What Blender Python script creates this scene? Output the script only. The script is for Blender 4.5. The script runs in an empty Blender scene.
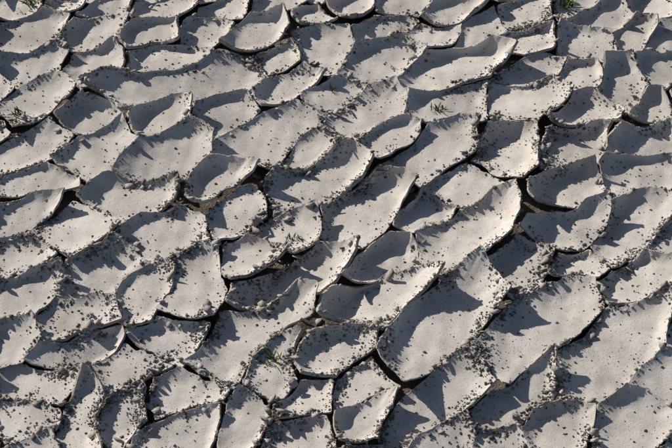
import bpy, math, random
import numpy as np
from mathutils import Vector
from mathutils.bvhtree import BVHTree
rng=np.random.default_rng(7); random.seed(7)
sc=bpy.context.scene
sc.view_settings.view_transform='Standard'; sc.view_settings.look='None'; sc.view_settings.exposure=0
# ---------------- camera
PITCH=math.radians(45.5); H=2.33; F=85.0
D=H/math.tan(PITCH)
cam=bpy.data.objects.new('camera',bpy.data.cameras.new('camera')); sc.collection.objects.link(cam)
cam.location=(0,-D,H); cam.rotation_euler=(math.pi/2-PITCH,0,0)
cam.data.lens=F; cam.data.clip_end=2000; cam.data.clip_start=0.05; sc.camera=cam
def g(px,py):
    u=(px-336)/672*36/F; v=-(py-224)/672*36/F
    cp,sp=math.cos(PITCH),math.sin(PITCH)
    d=np.array([u, cp+v*sp, -sp+v*cp]); t=H/-d[2]
    return np.array([d[0]*t,-D+d[1]*t])
# ---------------- light
AZ=math.radians(-50); EL=math.radians(26)
w=bpy.data.worlds.new('World'); sc.world=w; w.use_nodes=True
nt=w.node_tree; bg=nt.nodes['Background']; sky=nt.nodes.new('ShaderNodeTexSky')
sky.sky_type='NISHITA'; sky.sun_disc=False; sky.sun_elevation=EL; sky.sun_rotation=AZ
nt.links.new(sky.outputs[0],bg.inputs[0]); bg.inputs[1].default_value=0.056
sl=bpy.data.lights.new('sun','SUN'); sl.energy=5; sl.angle=math.radians(0.6); sl.color=(1,0.935,0.85)
so=bpy.data.objects.new('sun',sl); sc.collection.objects.link(so)
sd=Vector((math.sin(AZ)*math.cos(EL),math.cos(AZ)*math.cos(EL),math.sin(EL)))
so.rotation_euler=sd.to_track_quat('Z','Y').to_euler(); so.location=sd*5
# ---------------- noise helper
def mknoise(n,fmin,fmax,seed,pw=.6):
    r=np.random.default_rng(seed)
    a=r.uniform(0,2*np.pi,n); f=2*np.pi*np.exp(r.uniform(np.log(fmin),np.log(fmax),n)); ph=r.uniform(0,2*np.pi,n)
    amp=(f/f.min())**-pw; amp/=np.sqrt((amp**2).sum()/2)
    kx,ky=f*np.cos(a),f*np.sin(a)
    def fn(x,y):
        o=np.zeros(np.broadcast(x,y).shape)
        for i in range(n): o+=amp[i]*np.sin(kx[i]*x+ky[i]*y+ph[i])
        return o
    return fn
wx=mknoise(14,2.5,26,1,.8); wy=mknoise(14,2.5,26,2,.8); und=mknoise(18,4,34,3); cl=mknoise(12,1.5,9,4); fine=mknoise(20,20,120,5)
# ---------------- plates (core axis of each plate; traced, laid on the ground)
P=[
(8,8,30,5),(58,5,80,3),(95,14,122,5),(150,12,172,4),(208,16,240,6),(265,6,296,4),(342,10,365,3),(390,14,410,2),(436,17,468,6),(512,20,545,6),(562,6,584,3),(590,24,622,12),(642,14,670,4),
(14,38,52,26),(80,40,112,28),(138,44,168,34),(188,36,218,26),(232,42,290,28),(326,66,322,36),(375,34,398,24),(422,40,444,30),(470,42,490,28),(512,48,548,36),(572,50,594,40),(616,44,644,34),(662,46,674,36),
(14,74,54,62),(82,68,112,58),(122,102,235,74),(146,62,182,52),(283,98,297,76),(352,70,408,54),(430,84,488,58),(522,80,545,68),(594,96,645,80),(655,76,672,64),
(5,112,56,96),(208,124,240,108),(236,152,304,120),(340,132,398,102),(425,118,478,94),(495,112,548,94),(572,124,602,108),(638,122,668,104),
(8,164,50,142),(75,168,114,138),(138,174,198,144),(408,160,464,140),(486,168,520,142),(555,160,602,140),(630,154,668,140),
(18,196,54,180),(108,216,160,186),(206,198,232,170),(268,206,356,160),(458,192,486,180),(540,204,598,178),(618,186,665,168),
(14,218,44,206),(46,246,98,216),(152,242,182,222),(230,226,252,200),(268,244,308,226),(332,234,396,192),(422,266,504,210),(552,252,592,216),(600,258,652,208),
(8,268,38,248),(12,306,28,288),(72,302,130,264),(168,314,226,272),(230,266,268,256),(270,302,336,264),(362,284,410,254),(512,274,536,260),(560,274,596,258),(628,300,654,272),
(40,332,106,306),(8,358,28,336),(55,362,86,340),(146,360,190,324),(210,372,296,302),(338,316,414,280),(394,370,478,286),(490,380,582,286),(576,392,664,312),
(18,396,64,378),(110,380,156,360),(258,396,292,350),(314,374,354,340),(340,402,370,380),(10,430,42,412),(72,440,96,390),(114,428,138,396),(148,410,206,382),(240,430,262,412),(296,418,322,390),(354,430,382,408),(400,432,466,384),(490,422,544,376),(538,444,578,420),(603,442,664,410),(666,396,680,376),
(165,440,196,428),(286,446,312,436),(428,450,452,442),
]
segs=[]
r5=np.random.default_rng(55)
for a,b,c,d in P:
    p0,p1=g(a,b),g(c,d); m=(p0+p1)/2; h=(p1-p0)/2
    k=r5.uniform(.55,.9)+ (.12 if np.hypot(*h)>.08 else 0); al=r5.normal(0,.26)*(1 if np.hypot(*h)<.08 else .35); ca,sa=math.cos(al),math.sin(al)
    h=np.array([h[0]*ca-h[1]*sa,h[0]*sa+h[1]*ca])*k
    segs.append((m-h,m+h,True))
def fpos(x,y):
    y0=g(336,448)[1]; y1=g(336,0)[1]
    return (y-y0)/(y1-y0)
def inframe(p,m=0.02):
    t=fpos(p[0],p[1])
    if not(-m<t<1+m): return False
    dist=(p[1]+D)*math.cos(PITCH)+H*math.sin(PITCH)
    return abs(p[0])<dist*18/F*1.03
X0,X1,Y0,Y1=-1.5,1.5,-1.1,1.5
sp=0.15
yy=Y0;k=0
while yy<Y1:
    xx=X0+(k%2)*sp*0.6
    while xx<X1:
        p=np.array([xx,yy])+rng.uniform(-.045,.045,2)
        if not inframe(p):
            a=math.radians(rng.normal(38,20)); l=rng.uniform(.01,.05); dv=np.array([math.cos(a),math.sin(a)])*l
            segs.append((p-dv,p+dv,False))
        xx+=sp*1.2
    yy+=sp*0.9; k+=1
def pack():
    global A,B,C,N
    A=np.array([s[0] for s in segs]); B=np.array([s[1] for s in segs]); C=(A+B)/2; N=len(segs)
pack()
def dist(px,py,idx):
    a=A[idx];b=B[idx];ab=b-a
    dx=px[...,None]-a[:,0]; dy=py[...,None]-a[:,1]
    t=np.clip((dx*ab[:,0]+dy*ab[:,1])/((ab**2).sum(1)+1e-9),0,1)
    return np.hypot(dx-t*ab[:,0],dy-t*ab[:,1])
cand=rng.uniform([-.85,-.6],[.85,.8],(5000,2)); dd=dist(cand[:,0],cand[:,1],np.arange(N)).min(-1)
added=[]
for q in np.argsort(-dd):
    if dd[q]<.060 or len(added)>=24: break
    p=cand[q]
    if all(np.hypot(*(p-o))>.11 for o in added):
        a=math.radians(rng.normal(35,25)); dv=np.array([math.cos(a),math.sin(a)])*.010
        segs.append((p-dv,p+dv,True)); added.append(p)
pack()
def warp(x,y):
    return x+wx(x,y)*.0055, y+wy(x,y)*.0055
NA=152; NR=22
V=[];FQ=[];MI=[];base=0
th=np.linspace(0,2*np.pi,NA,endpoint=False)
cross=lambda a,b:a[...,0]*b[...,1]-a[...,1]*b[...,0]
def sm(v,n): 
    h=n//2; return np.convolve(np.concatenate([v[-h:],v,v[:h]]),np.ones(n)/n,'valid')
for i in range(N):
    c=C[i]; order=np.argsort(np.hypot(*(C-c).T))[:26]; others=order[order!=i]
    ab=B[i]-A[i]; L=np.hypot(*ab); e=ab/(L+1e-9); n2=np.array([-e[1],e[0]])
    st=1+min(1.2,L/0.12)
    u=np.cos(th)[:,None]*e*st+np.sin(th)[:,None]*n2; u/=np.linalg.norm(u,axis=1)[:,None]
    T=np.linspace(0,0.40,120)
    px=c[0]+u[:,0:1]*T; py=c[1]+u[:,1:2]*T
    qx,qy=warp(px,py)
    f=dist(qx,qy,others).min(-1)-dist(qx,qy,np.array([i]))[...,0]
    gap=0.0055+0.0055*np.clip(cl(c[0],c[1]),-.7,1)
    r=np.zeros(NA)
    for k in range(NA):
        b=np.where(f[k]<gap)[0]; b=b[b>2]
        j=b[0] if len(b) else 119
        f0,f1=f[k,j-1],f[k,j]; tt=(f0-gap)/(f0-f1+1e-9); r[k]=T[j-1]+np.clip(tt,0,1)*(T[1]-T[0])
    r=np.minimum(r,0.25)
    rr=np.random.default_rng(1000+i)
    rs=sm(r,23)
    pk0=r/rs; peaks=[k for k in range(NA) if pk0[k]>1.03 and pk0[k]>=pk0[(k-1)%NA] and pk0[k]>pk0[(k+1)%NA]]
    kn=set(peaks); k=int(rr.integers(0,6))
    while k<NA:
        if all(min((k-q)%NA,(q-k)%NA)>4 for q in kn): kn.add(k)
        k+=int(rr.integers(6,19))
    kn=sorted(kn); poly=r.copy()
    rk={q:r[q]*(1+rr.normal(0,.022)) for q in kn}
    for a_,b_ in zip(kn,kn[1:]+[kn[0]+NA]):
        p0=u[a_]*rk[a_]; p1=u[b_%NA]*rk[b_%NA]; d_=p1-p0
        for q in range(a_,b_):
            den=cross(u[q%NA],d_); 
            if abs(den)>1e-6: poly[q%NA]=np.clip(cross(p0,d_)/den,.8*r[q%NA],1.15*r[q%NA])
    r=.7*poly+.3*r
    r=.6*r+.4*sm(r,3)
    ex,ey=c[0]+u[:,0]*r,c[1]+u[:,1]*r
    chip=np.clip(fine(ex*.35,ey*.35)-.8,0,1)
    r=r+fine(ex*.8,ey*.8)*0.0007-chip*.0038
    rs=sm(r,23)
    pk=np.clip(r/rs-1,0,.25)
    r=r*(1+.35*pk)
    rm=r.mean()
    pks=sm(pk,9)
    tpos=float(np.clip(fpos(*c),0,1)); xr=float(np.clip((c[0]+.7)/1.4,0,1))
    zone=float(np.clip(.54+.50*tpos+.34*xr*(1-tpos)+.10*cl(c[0],c[1]),.42,1.0))
    basephi=math.radians(rr.uniform(26,88))*zone*min(1,.088/rm)
    ph=rr.uniform(0,2*np.pi,4)
    ang=np.arctan2(u[:,1],u[:,0])
    nz=0.55+0.30*np.sin(ang+ph[0])+0.20*np.sin(2*ang+ph[1])+0.09*np.sin(3*ang+ph[2])
    ddir=0.24*np.cos(ang-math.radians(40))+0.28*np.cos(ang-math.radians(150))
    corner=np.clip((r/rm-1)*.35,-.25,.22)+pks*2.2
    phim=np.clip(sm(basephi*(nz+ddir+corner+0.12),5),math.radians(2),math.radians(72))
    s0=rr.uniform(.38,.70)
    s=np.linspace(0,1,NR+1)**0.75
    ph_s=phim[None,:]*np.clip((s[:,None]-s0)/(1-s0),0,1)**.75
    r_s=sm(r,23)
    wgt=np.clip((s-.55)/.45,0,1)[:,None]**1.5
    rfull=(r_s[None,:]*(1-wgt)+r[None,:]*wgt)*s[:,None]
    ds=np.maximum(np.diff(rfull,axis=0),1e-4)*1.045
    pm=(ph_s[1:]+ph_s[:-1])/2
    rad=np.vstack([np.zeros(NA),np.cumsum(np.cos(pm)*ds,0)])
    dz=np.sin(pm)*(.35*ds+.65*np.diff(r_s[None,:]*s[:,None],axis=0)*1.045)
    z=np.vstack([np.zeros(NA),np.cumsum(dz,0)])
    X=c[0]+u[None,:,0]*rad; Y=c[1]+u[None,:,1]*rad
    tx,ty=rr.normal(.05,.065),rr.normal(-.02,.08)
    z=z+np.maximum((X-c[0])*tx+(Y-c[1])*ty,-.009)+und(X,Y)*.0009+rr.uniform(-.002,.009)
    z[0]=z[0].mean()
    G=np.stack([X,Y,z],-1)
    dS=np.gradient(G,axis=0); dT=(np.roll(G,-1,1)-np.roll(G,1,1))
    nn=np.cross(dS,dT); nn/=np.linalg.norm(nn,axis=-1)[...,None]+1e-12
    nn[0]=(0,0,1)
    nn[nn[...,2]<-.5]*=-1
    th_=rr.uniform(.0032,.0066)
    out=dS[-1]; out/=np.linalg.norm(out,axis=-1)[:,None]+1e-12
    rings=[G[k] for k in range(1,NR+1)]
    jag=(fine(G[-1,:,0]*2.3,G[-1,:,1]*2.3)*.0007)[:,None]
    rings.append(G[-1]-nn[-1]*th_*.08+out*(.0001+jag))
    rings.append(G[-1]-nn[-1]*th_*.5+out*(.0001-jag))
    rings.append(G[-1]-nn[-1]*th_-out*.0010)
    for k in (NR-2,NR-5,NR-9,6): rings.append(G[k]-nn[k]*th_*1.1)
    R=len(rings)
    V.append(G[0,:1]); V.append(np.concatenate(rings)); V.append(G[0,:1]-[0,0,th_])
    J=np.arange(NA); J2=(J+1)%NA
    for k in range(R-1):
        a=base+1+k*NA
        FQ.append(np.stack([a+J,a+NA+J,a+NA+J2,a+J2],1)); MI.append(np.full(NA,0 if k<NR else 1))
    FQ.append(np.stack([np.full(NA,base),base+1+J,base+1+J2,np.full(NA,-1)],1)); MI.append(np.zeros(NA,int))
    a=base+1+(R-1)*NA
    FQ.append(np.stack([np.full(NA,base+1+R*NA),a+J2,a+J,np.full(NA,-1)],1)); MI.append(np.ones(NA,int))
    base+=R*NA+2
V=np.concatenate(V); FQ=np.concatenate(FQ); MI=np.concatenate(MI)
def mesh_from(name,V,F,mi=None):
    F=np.asarray(F)
    cnt=np.where(F[:,3]<0,3,4)
    me=bpy.data.meshes.new(name); me.vertices.add(len(V)); me.vertices.foreach_set('co',V.astype(np.float32).ravel())
    flat=F.ravel(); flat=flat[flat>=0]
    me.loops.add(len(flat)); me.loops.foreach_set('vertex_index',flat.astype(np.int32))
    me.polygons.add(len(F)); me.polygons.foreach_set('loop_start',np.concatenate([[0],np.cumsum(cnt)[:-1]]).astype(np.int32))
    me.polygons.foreach_set('loop_total',cnt.astype(np.int32))
    if mi is not None: me.polygons.foreach_set('material_index',mi.astype(np.int32))
    me.update(calc_edges=True); me.validate()
    ob=bpy.data.objects.new(name,me); sc.collection.objects.link(ob); return ob
plates=mesh_from('cracked_mud_plates',V,FQ,MI)
plates.data.polygons.foreach_set('use_smooth',np.ones(len(FQ),bool)); plates.data.set_sharp_from_angle(angle=math.radians(40))
# ---------------- ground
def axis(a,b,st):
    m=list(np.arange(a,b,st)); o=[];x=.05
    while x<300: o.append(x); x*=1.5
    return np.array([a-v for v in o[::-1]]+m+[m[-1]+v for v in o])
ax=axis(-1.7,1.7,.012); ay=axis(-1.3,1.7,.012)
GX,GY=np.meshgrid(ax,ay); inside=(np.abs(GX)<1.65)&(GY>-1.25)&(GY<1.65)
low=np.clip(1.1-fpos(GX,GY)*1.3,0,1)
GZ=np.where(inside,-.028+low*.006+und(GX*1.7,GY*1.7)*.002+fine(GX*.5,GY*.5)*.0012,-.012)
gv=np.stack([GX,GY,GZ],-1).reshape(-1,3); nx=len(ax); ny=len(ay)
ii=(np.arange(ny-1)[:,None]*nx+np.arange(nx-1)).ravel()
gf=np.stack([ii,ii+1,ii+nx+1,ii+nx],1)
ground=mesh_from('ground',gv,gf); ground.data.polygons.foreach_set('use_smooth',np.ones(len(gf),bool))
# ---------------- bvh
tl=[tuple(q) if q[3]>=0 else tuple(q[:3]) for q in FQ.tolist()]
bvh=BVHTree.FromPolygons(V.tolist(),tl)
bvg=BVHTree.FromPolygons(gv.tolist(),gf.tolist())
def drop(x,y):
    h=bvh.ray_cast(Vector((x,y,.4)),Vector((0,0,-1)))
    if h[0] is None: h=bvg.ray_cast(Vector((x,y,.4)),Vector((0,0,-1)))
    return h
# ---------------- crumbs
ph_=(1+5**.5)/2
ico=np.array([(-1,ph_,0),(1,ph_,0),(-1,-ph_,0),(1,-ph_,0),(0,-1,ph_),(0,1,ph_),(0,-1,-ph_),(0,1,-ph_),(ph_,0,-1),(ph_,0,1),(-ph_,0,-1),(-ph_,0,1)])/1.9
icf=np.array([(0,11,5),(0,5,1),(0,1,7),(0,7,10),(0,10,11),(1,5,9),(5,11,4),(11,10,2),(10,7,6),(7,1,8),(3,9,4),(3,4,2),(3,2,6),(3,6,8),(3,8,9),(4,9,5),(2,4,11),(6,2,10),(8,6,7),(9,8,1)])
M=720000
cx=rng.uniform(-1.1,1.1,M); cy=rng.uniform(-.8,1.05,M); f=np.full(M,1.)
tlx=np.floor(cx/.2).astype(int); tly=np.floor(cy/.2).astype(int)
for a in range(tlx.min(),tlx.max()+1):
    for b in range(tly.min(),tly.max()+1):
        m=np.where((tlx==a)&(tly==b))[0]
        if not len(m): continue
        idx=np.argsort(np.hypot(C[:,0]-(a+.5)*.2,C[:,1]-(b+.5)*.2))[:26]
        qx,qy=warp(cx[m],cy[m]); d=np.partition(dist(qx,qy,idx),1,axis=-1); f[m]=d[:,1]-d[:,0]
tp=fpos(cx,cy)
wid=.012+.020*np.clip(cl(cx*1.3+3,cy*1.3)*.5+.5,0,1)
near=np.exp(-(f/wid)**2); mask=np.clip(cl(cx,cy)*.6+1.05-1.1*tp,0,1)
clump=np.clip(fine(cx*.25,cy*.25)*.5+.6,0.05,1.3)
prob=near*mask*.80*clump+.0045+.05*np.clip(cl(cx*2+5,cy*2)-.4,0,1)**2*clump*(1.2-tp)+near*.08
sel=np.where(rng.uniform(0,1,M)<prob)[0]
cv=[];cf=[];cm_=[];b=0
for q in sel:
    h=drop(cx[q],cy[q])
    if h[0] is None or h[1].z<.3: continue
    dark=rng.uniform()<.5
    if rng.uniform()<.02 and f[q]<.03:
        sz=rng.uniform(.004,.012)
        a=np.linspace(0,6.28,7)[:6]+rng.uniform(-.35,.35,6); rad_=sz*rng.uniform(.55,1.15,6); t=.0014
        tilt=rng.normal(0,.45,2); x=np.cos(a)*rad_; y=np.sin(a)*rad_*rng.uniform(.5,1); z=x*tilt[0]+y*tilt[1]
        v=np.concatenate([np.stack([x,y,z+t],1),np.stack([x,y,z-t],1)])+np.array(h[0])+[0,0,np.abs(z).max()*.7]
        cv.append(v)
        F_=[(0,1,2,3),(0,3,4,5),(9,8,7,6),(11,10,9,6)]+[(k,6+k,6+(k+1)%6,(k+1)%6) for k in range(6)]
        cf.append(np.array(F_)+b); cm_+= [2]*10; b+=12; continue
    sz=min(.0048 if f[q]<.03 else .0028,.00105*math.exp(abs(rng.normal(0,.60)))) 
    v=ico*rng.uniform(.6,1.35,(12,1))*rng.uniform(.6,1.3,3)*sz
    a=rng.uniform(0,6.28); ca,sa=math.cos(a),math.sin(a); v=v@np.array([[ca,-sa,0],[sa,ca,0],[0,0,1]])
    v[:,2]*=.7
    cv.append(v+np.array(h[0])+[0,0,sz*.25]); cf.append(np.hstack([icf,np.full((20,1),-1-b)])+b); cm_+=[1 if dark else 0]*20; b+=12
crumbs=mesh_from('mud_crumbs',np.concatenate(cv),np.concatenate(cf),np.array(cm_))
# ---------------- sprouts
def sprout(px,py,n,sz):
    c=g(px,py); vs=[];fs=[]
    for k in range(n):
        x,y=c+rng.normal(0,sz*.35,2); h=drop(x,y); z=h[0].z if h[0] else 0
        a=rng.uniform(0,6.28); L=sz*rng.uniform(.5,1.2); wd=sz*rng.uniform(.06,.11); lean=rng.uniform(.3,1.1)
        d=np.array([math.cos(a),math.sin(a)]); p=np.array([-d[1],d[0]]); b0=len(vs)
        for t,ww in ((0,.4),(.35,1),(.7,.8),(1,.05)):
            o=d*L*t*lean; zz=z-.001+L*(t-.45*t*t*lean)
            vs.append((x+o[0]+p[0]*wd*ww,y+o[1]+p[1]*wd*ww,zz)); vs.append((x+o[0]-p[0]*wd*ww,y+o[1]-p[1]*wd*ww,zz+.0004))
        for t in range(3): fs.append((b0+2*t,b0+2*t+1,b0+2*t+3,b0+2*t+2))
    return mesh_from('grass_sprout',np.array(vs),np.array(fs))
sprs=[sprout(*a) for a in ((20,116,24,.019),(293,241,20,.016),(271,362,30,.019),(437,112,20,.018),(565,6,30,.026),(30,4,30,.026),(333,92,12,.014),(392,70,8,.010),(205,75,7,.010),(622,130,8,.012))]
# ---------------- materials
def mat(name,c1,c2,rough,dots=None,bump=.3,bd=.002):
    m=bpy.data.materials.new(name); m.use_nodes=True; t=m.node_tree; n=t.nodes; l=t.links; bs=n['Principled BSDF']
    bs.inputs['Roughness'].default_value=rough; bs.inputs['Specular IOR Level'].default_value=.1
    tc=n.new('ShaderNodeTexCoord'); O=tc.outputs['Object']
    n1=n.new('ShaderNodeTexNoise'); n1.inputs['Scale'].default_value=9; n1.inputs['Detail'].default_value=9; n1.inputs['Roughness'].default_value=.72; l.new(O,n1.inputs[0])
    r=n.new('ShaderNodeValToRGB'); r.color_ramp.elements[0].position=.35; r.color_ramp.elements[1].position=.60
    r.color_ramp.elements[0].color=(*c1,1); r.color_ramp.elements[1].color=(*c2,1); l.new(n1.outputs[0],r.inputs[0])
    col=r.outputs[0]
    n2=n.new('ShaderNodeTexNoise'); n2.inputs['Scale'].default_value=300; n2.inputs['Detail'].default_value=4; l.new(O,n2.inputs[0])
    n3=n.new('ShaderNodeTexNoise'); n3.inputs['Scale'].default_value=70; n3.inputs['Detail'].default_value=5; l.new(O,n3.inputs[0])
    mm=n.new('ShaderNodeMath'); mm.operation='ADD'; l.new(n2.outputs[0],mm.inputs[0]); l.new(n3.outputs[0],mm.inputs[1])
    hgt=mm.outputs[0]
    if dots:
        n4=n.new('ShaderNodeTexNoise'); n4.inputs['Scale'].default_value=11; n4.inputs['Detail'].default_value=4; l.new(O,n4.inputs[0])
        ds=n.new('ShaderNodeTexNoise'); ds.inputs['Scale'].default_value=400; l.new(O,ds.inputs[0])
        va=n.new('ShaderNodeVectorMath'); va.operation='MULTIPLY_ADD'; l.new(ds.outputs['Color'],va.inputs[0]); va.inputs[1].default_value=(.003,)*3; l.new(O,va.inputs[2])
        for sc_,th0,den in ((170,.14,.41),(330,.18,.33)):
            v=n.new('ShaderNodeTexVoronoi'); v.inputs['Scale'].default_value=sc_; l.new(va.outputs[0],v.inputs[0])
            rp=n.new('ShaderNodeMapRange'); rp.inputs[1].default_value=th0; rp.inputs[2].default_value=th0+.1; rp.inputs[3].default_value=1; rp.inputs[4].default_value=0; l.new(v.outputs['Distance'],rp.inputs[0])
            sep=n.new('ShaderNodeSeparateColor'); l.new(v.outputs['Color'],sep.inputs[0])
            ad=n.new('ShaderNodeMath'); ad.operation='MULTIPLY'; l.new(n4.outputs[0],ad.inputs[0]); l.new(sep.outputs[0],ad.inputs[1])
            gt=n.new('ShaderNodeMapRange'); gt.inputs[1].default_value=den; gt.inputs[2].default_value=den+.05; l.new(ad.outputs[0],gt.inputs[0])
            k=n.new('ShaderNodeMath'); k.operation='MULTIPLY'; l.new(gt.outputs[0],k.inputs[0]); l.new(rp.outputs[0],k.inputs[1])
            mx=n.new('ShaderNodeMix'); mx.data_type='RGBA'; l.new(k.outputs[0],mx.inputs[0]); l.new(col,mx.inputs[6]); mx.inputs[7].default_value=(*dots,1); col=mx.outputs[2]
    l.new(col,bs.inputs['Base Color'])
    bp=n.new('ShaderNodeBump'); bp.inputs['Strength'].default_value=bump; bp.inputs['Distance'].default_value=bd; l.new(hgt,bp.inputs['Height']); l.new(bp.outputs[0],bs.inputs['Normal'])
    return m
top=mat('dry_mud_top',(.47,.435,.40),(.67,.628,.585),.95,dots=(.19,.17,.145),bump=.38,bd=.0015)
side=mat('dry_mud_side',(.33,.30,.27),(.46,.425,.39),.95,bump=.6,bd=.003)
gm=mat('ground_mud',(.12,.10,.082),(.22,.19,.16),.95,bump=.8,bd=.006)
cm=mat('crumb_mud',(.22,.203,.182),(.40,.375,.345),.95,bump=.5)
cd=mat('crumb_dark',(.08,.068,.058),(.17,.15,.13),.95,bump=.5)
gr=mat('sprout_green',(.06,.11,.025),(.11,.17,.04),.6,bump=.1)
plates.data.materials.append(top); plates.data.materials.append(side)
ground.data.materials.append(gm)
for m in (cm,cd,side): crumbs.data.materials.append(m)
for s_ in sprs: s_.data.materials.append(gr)
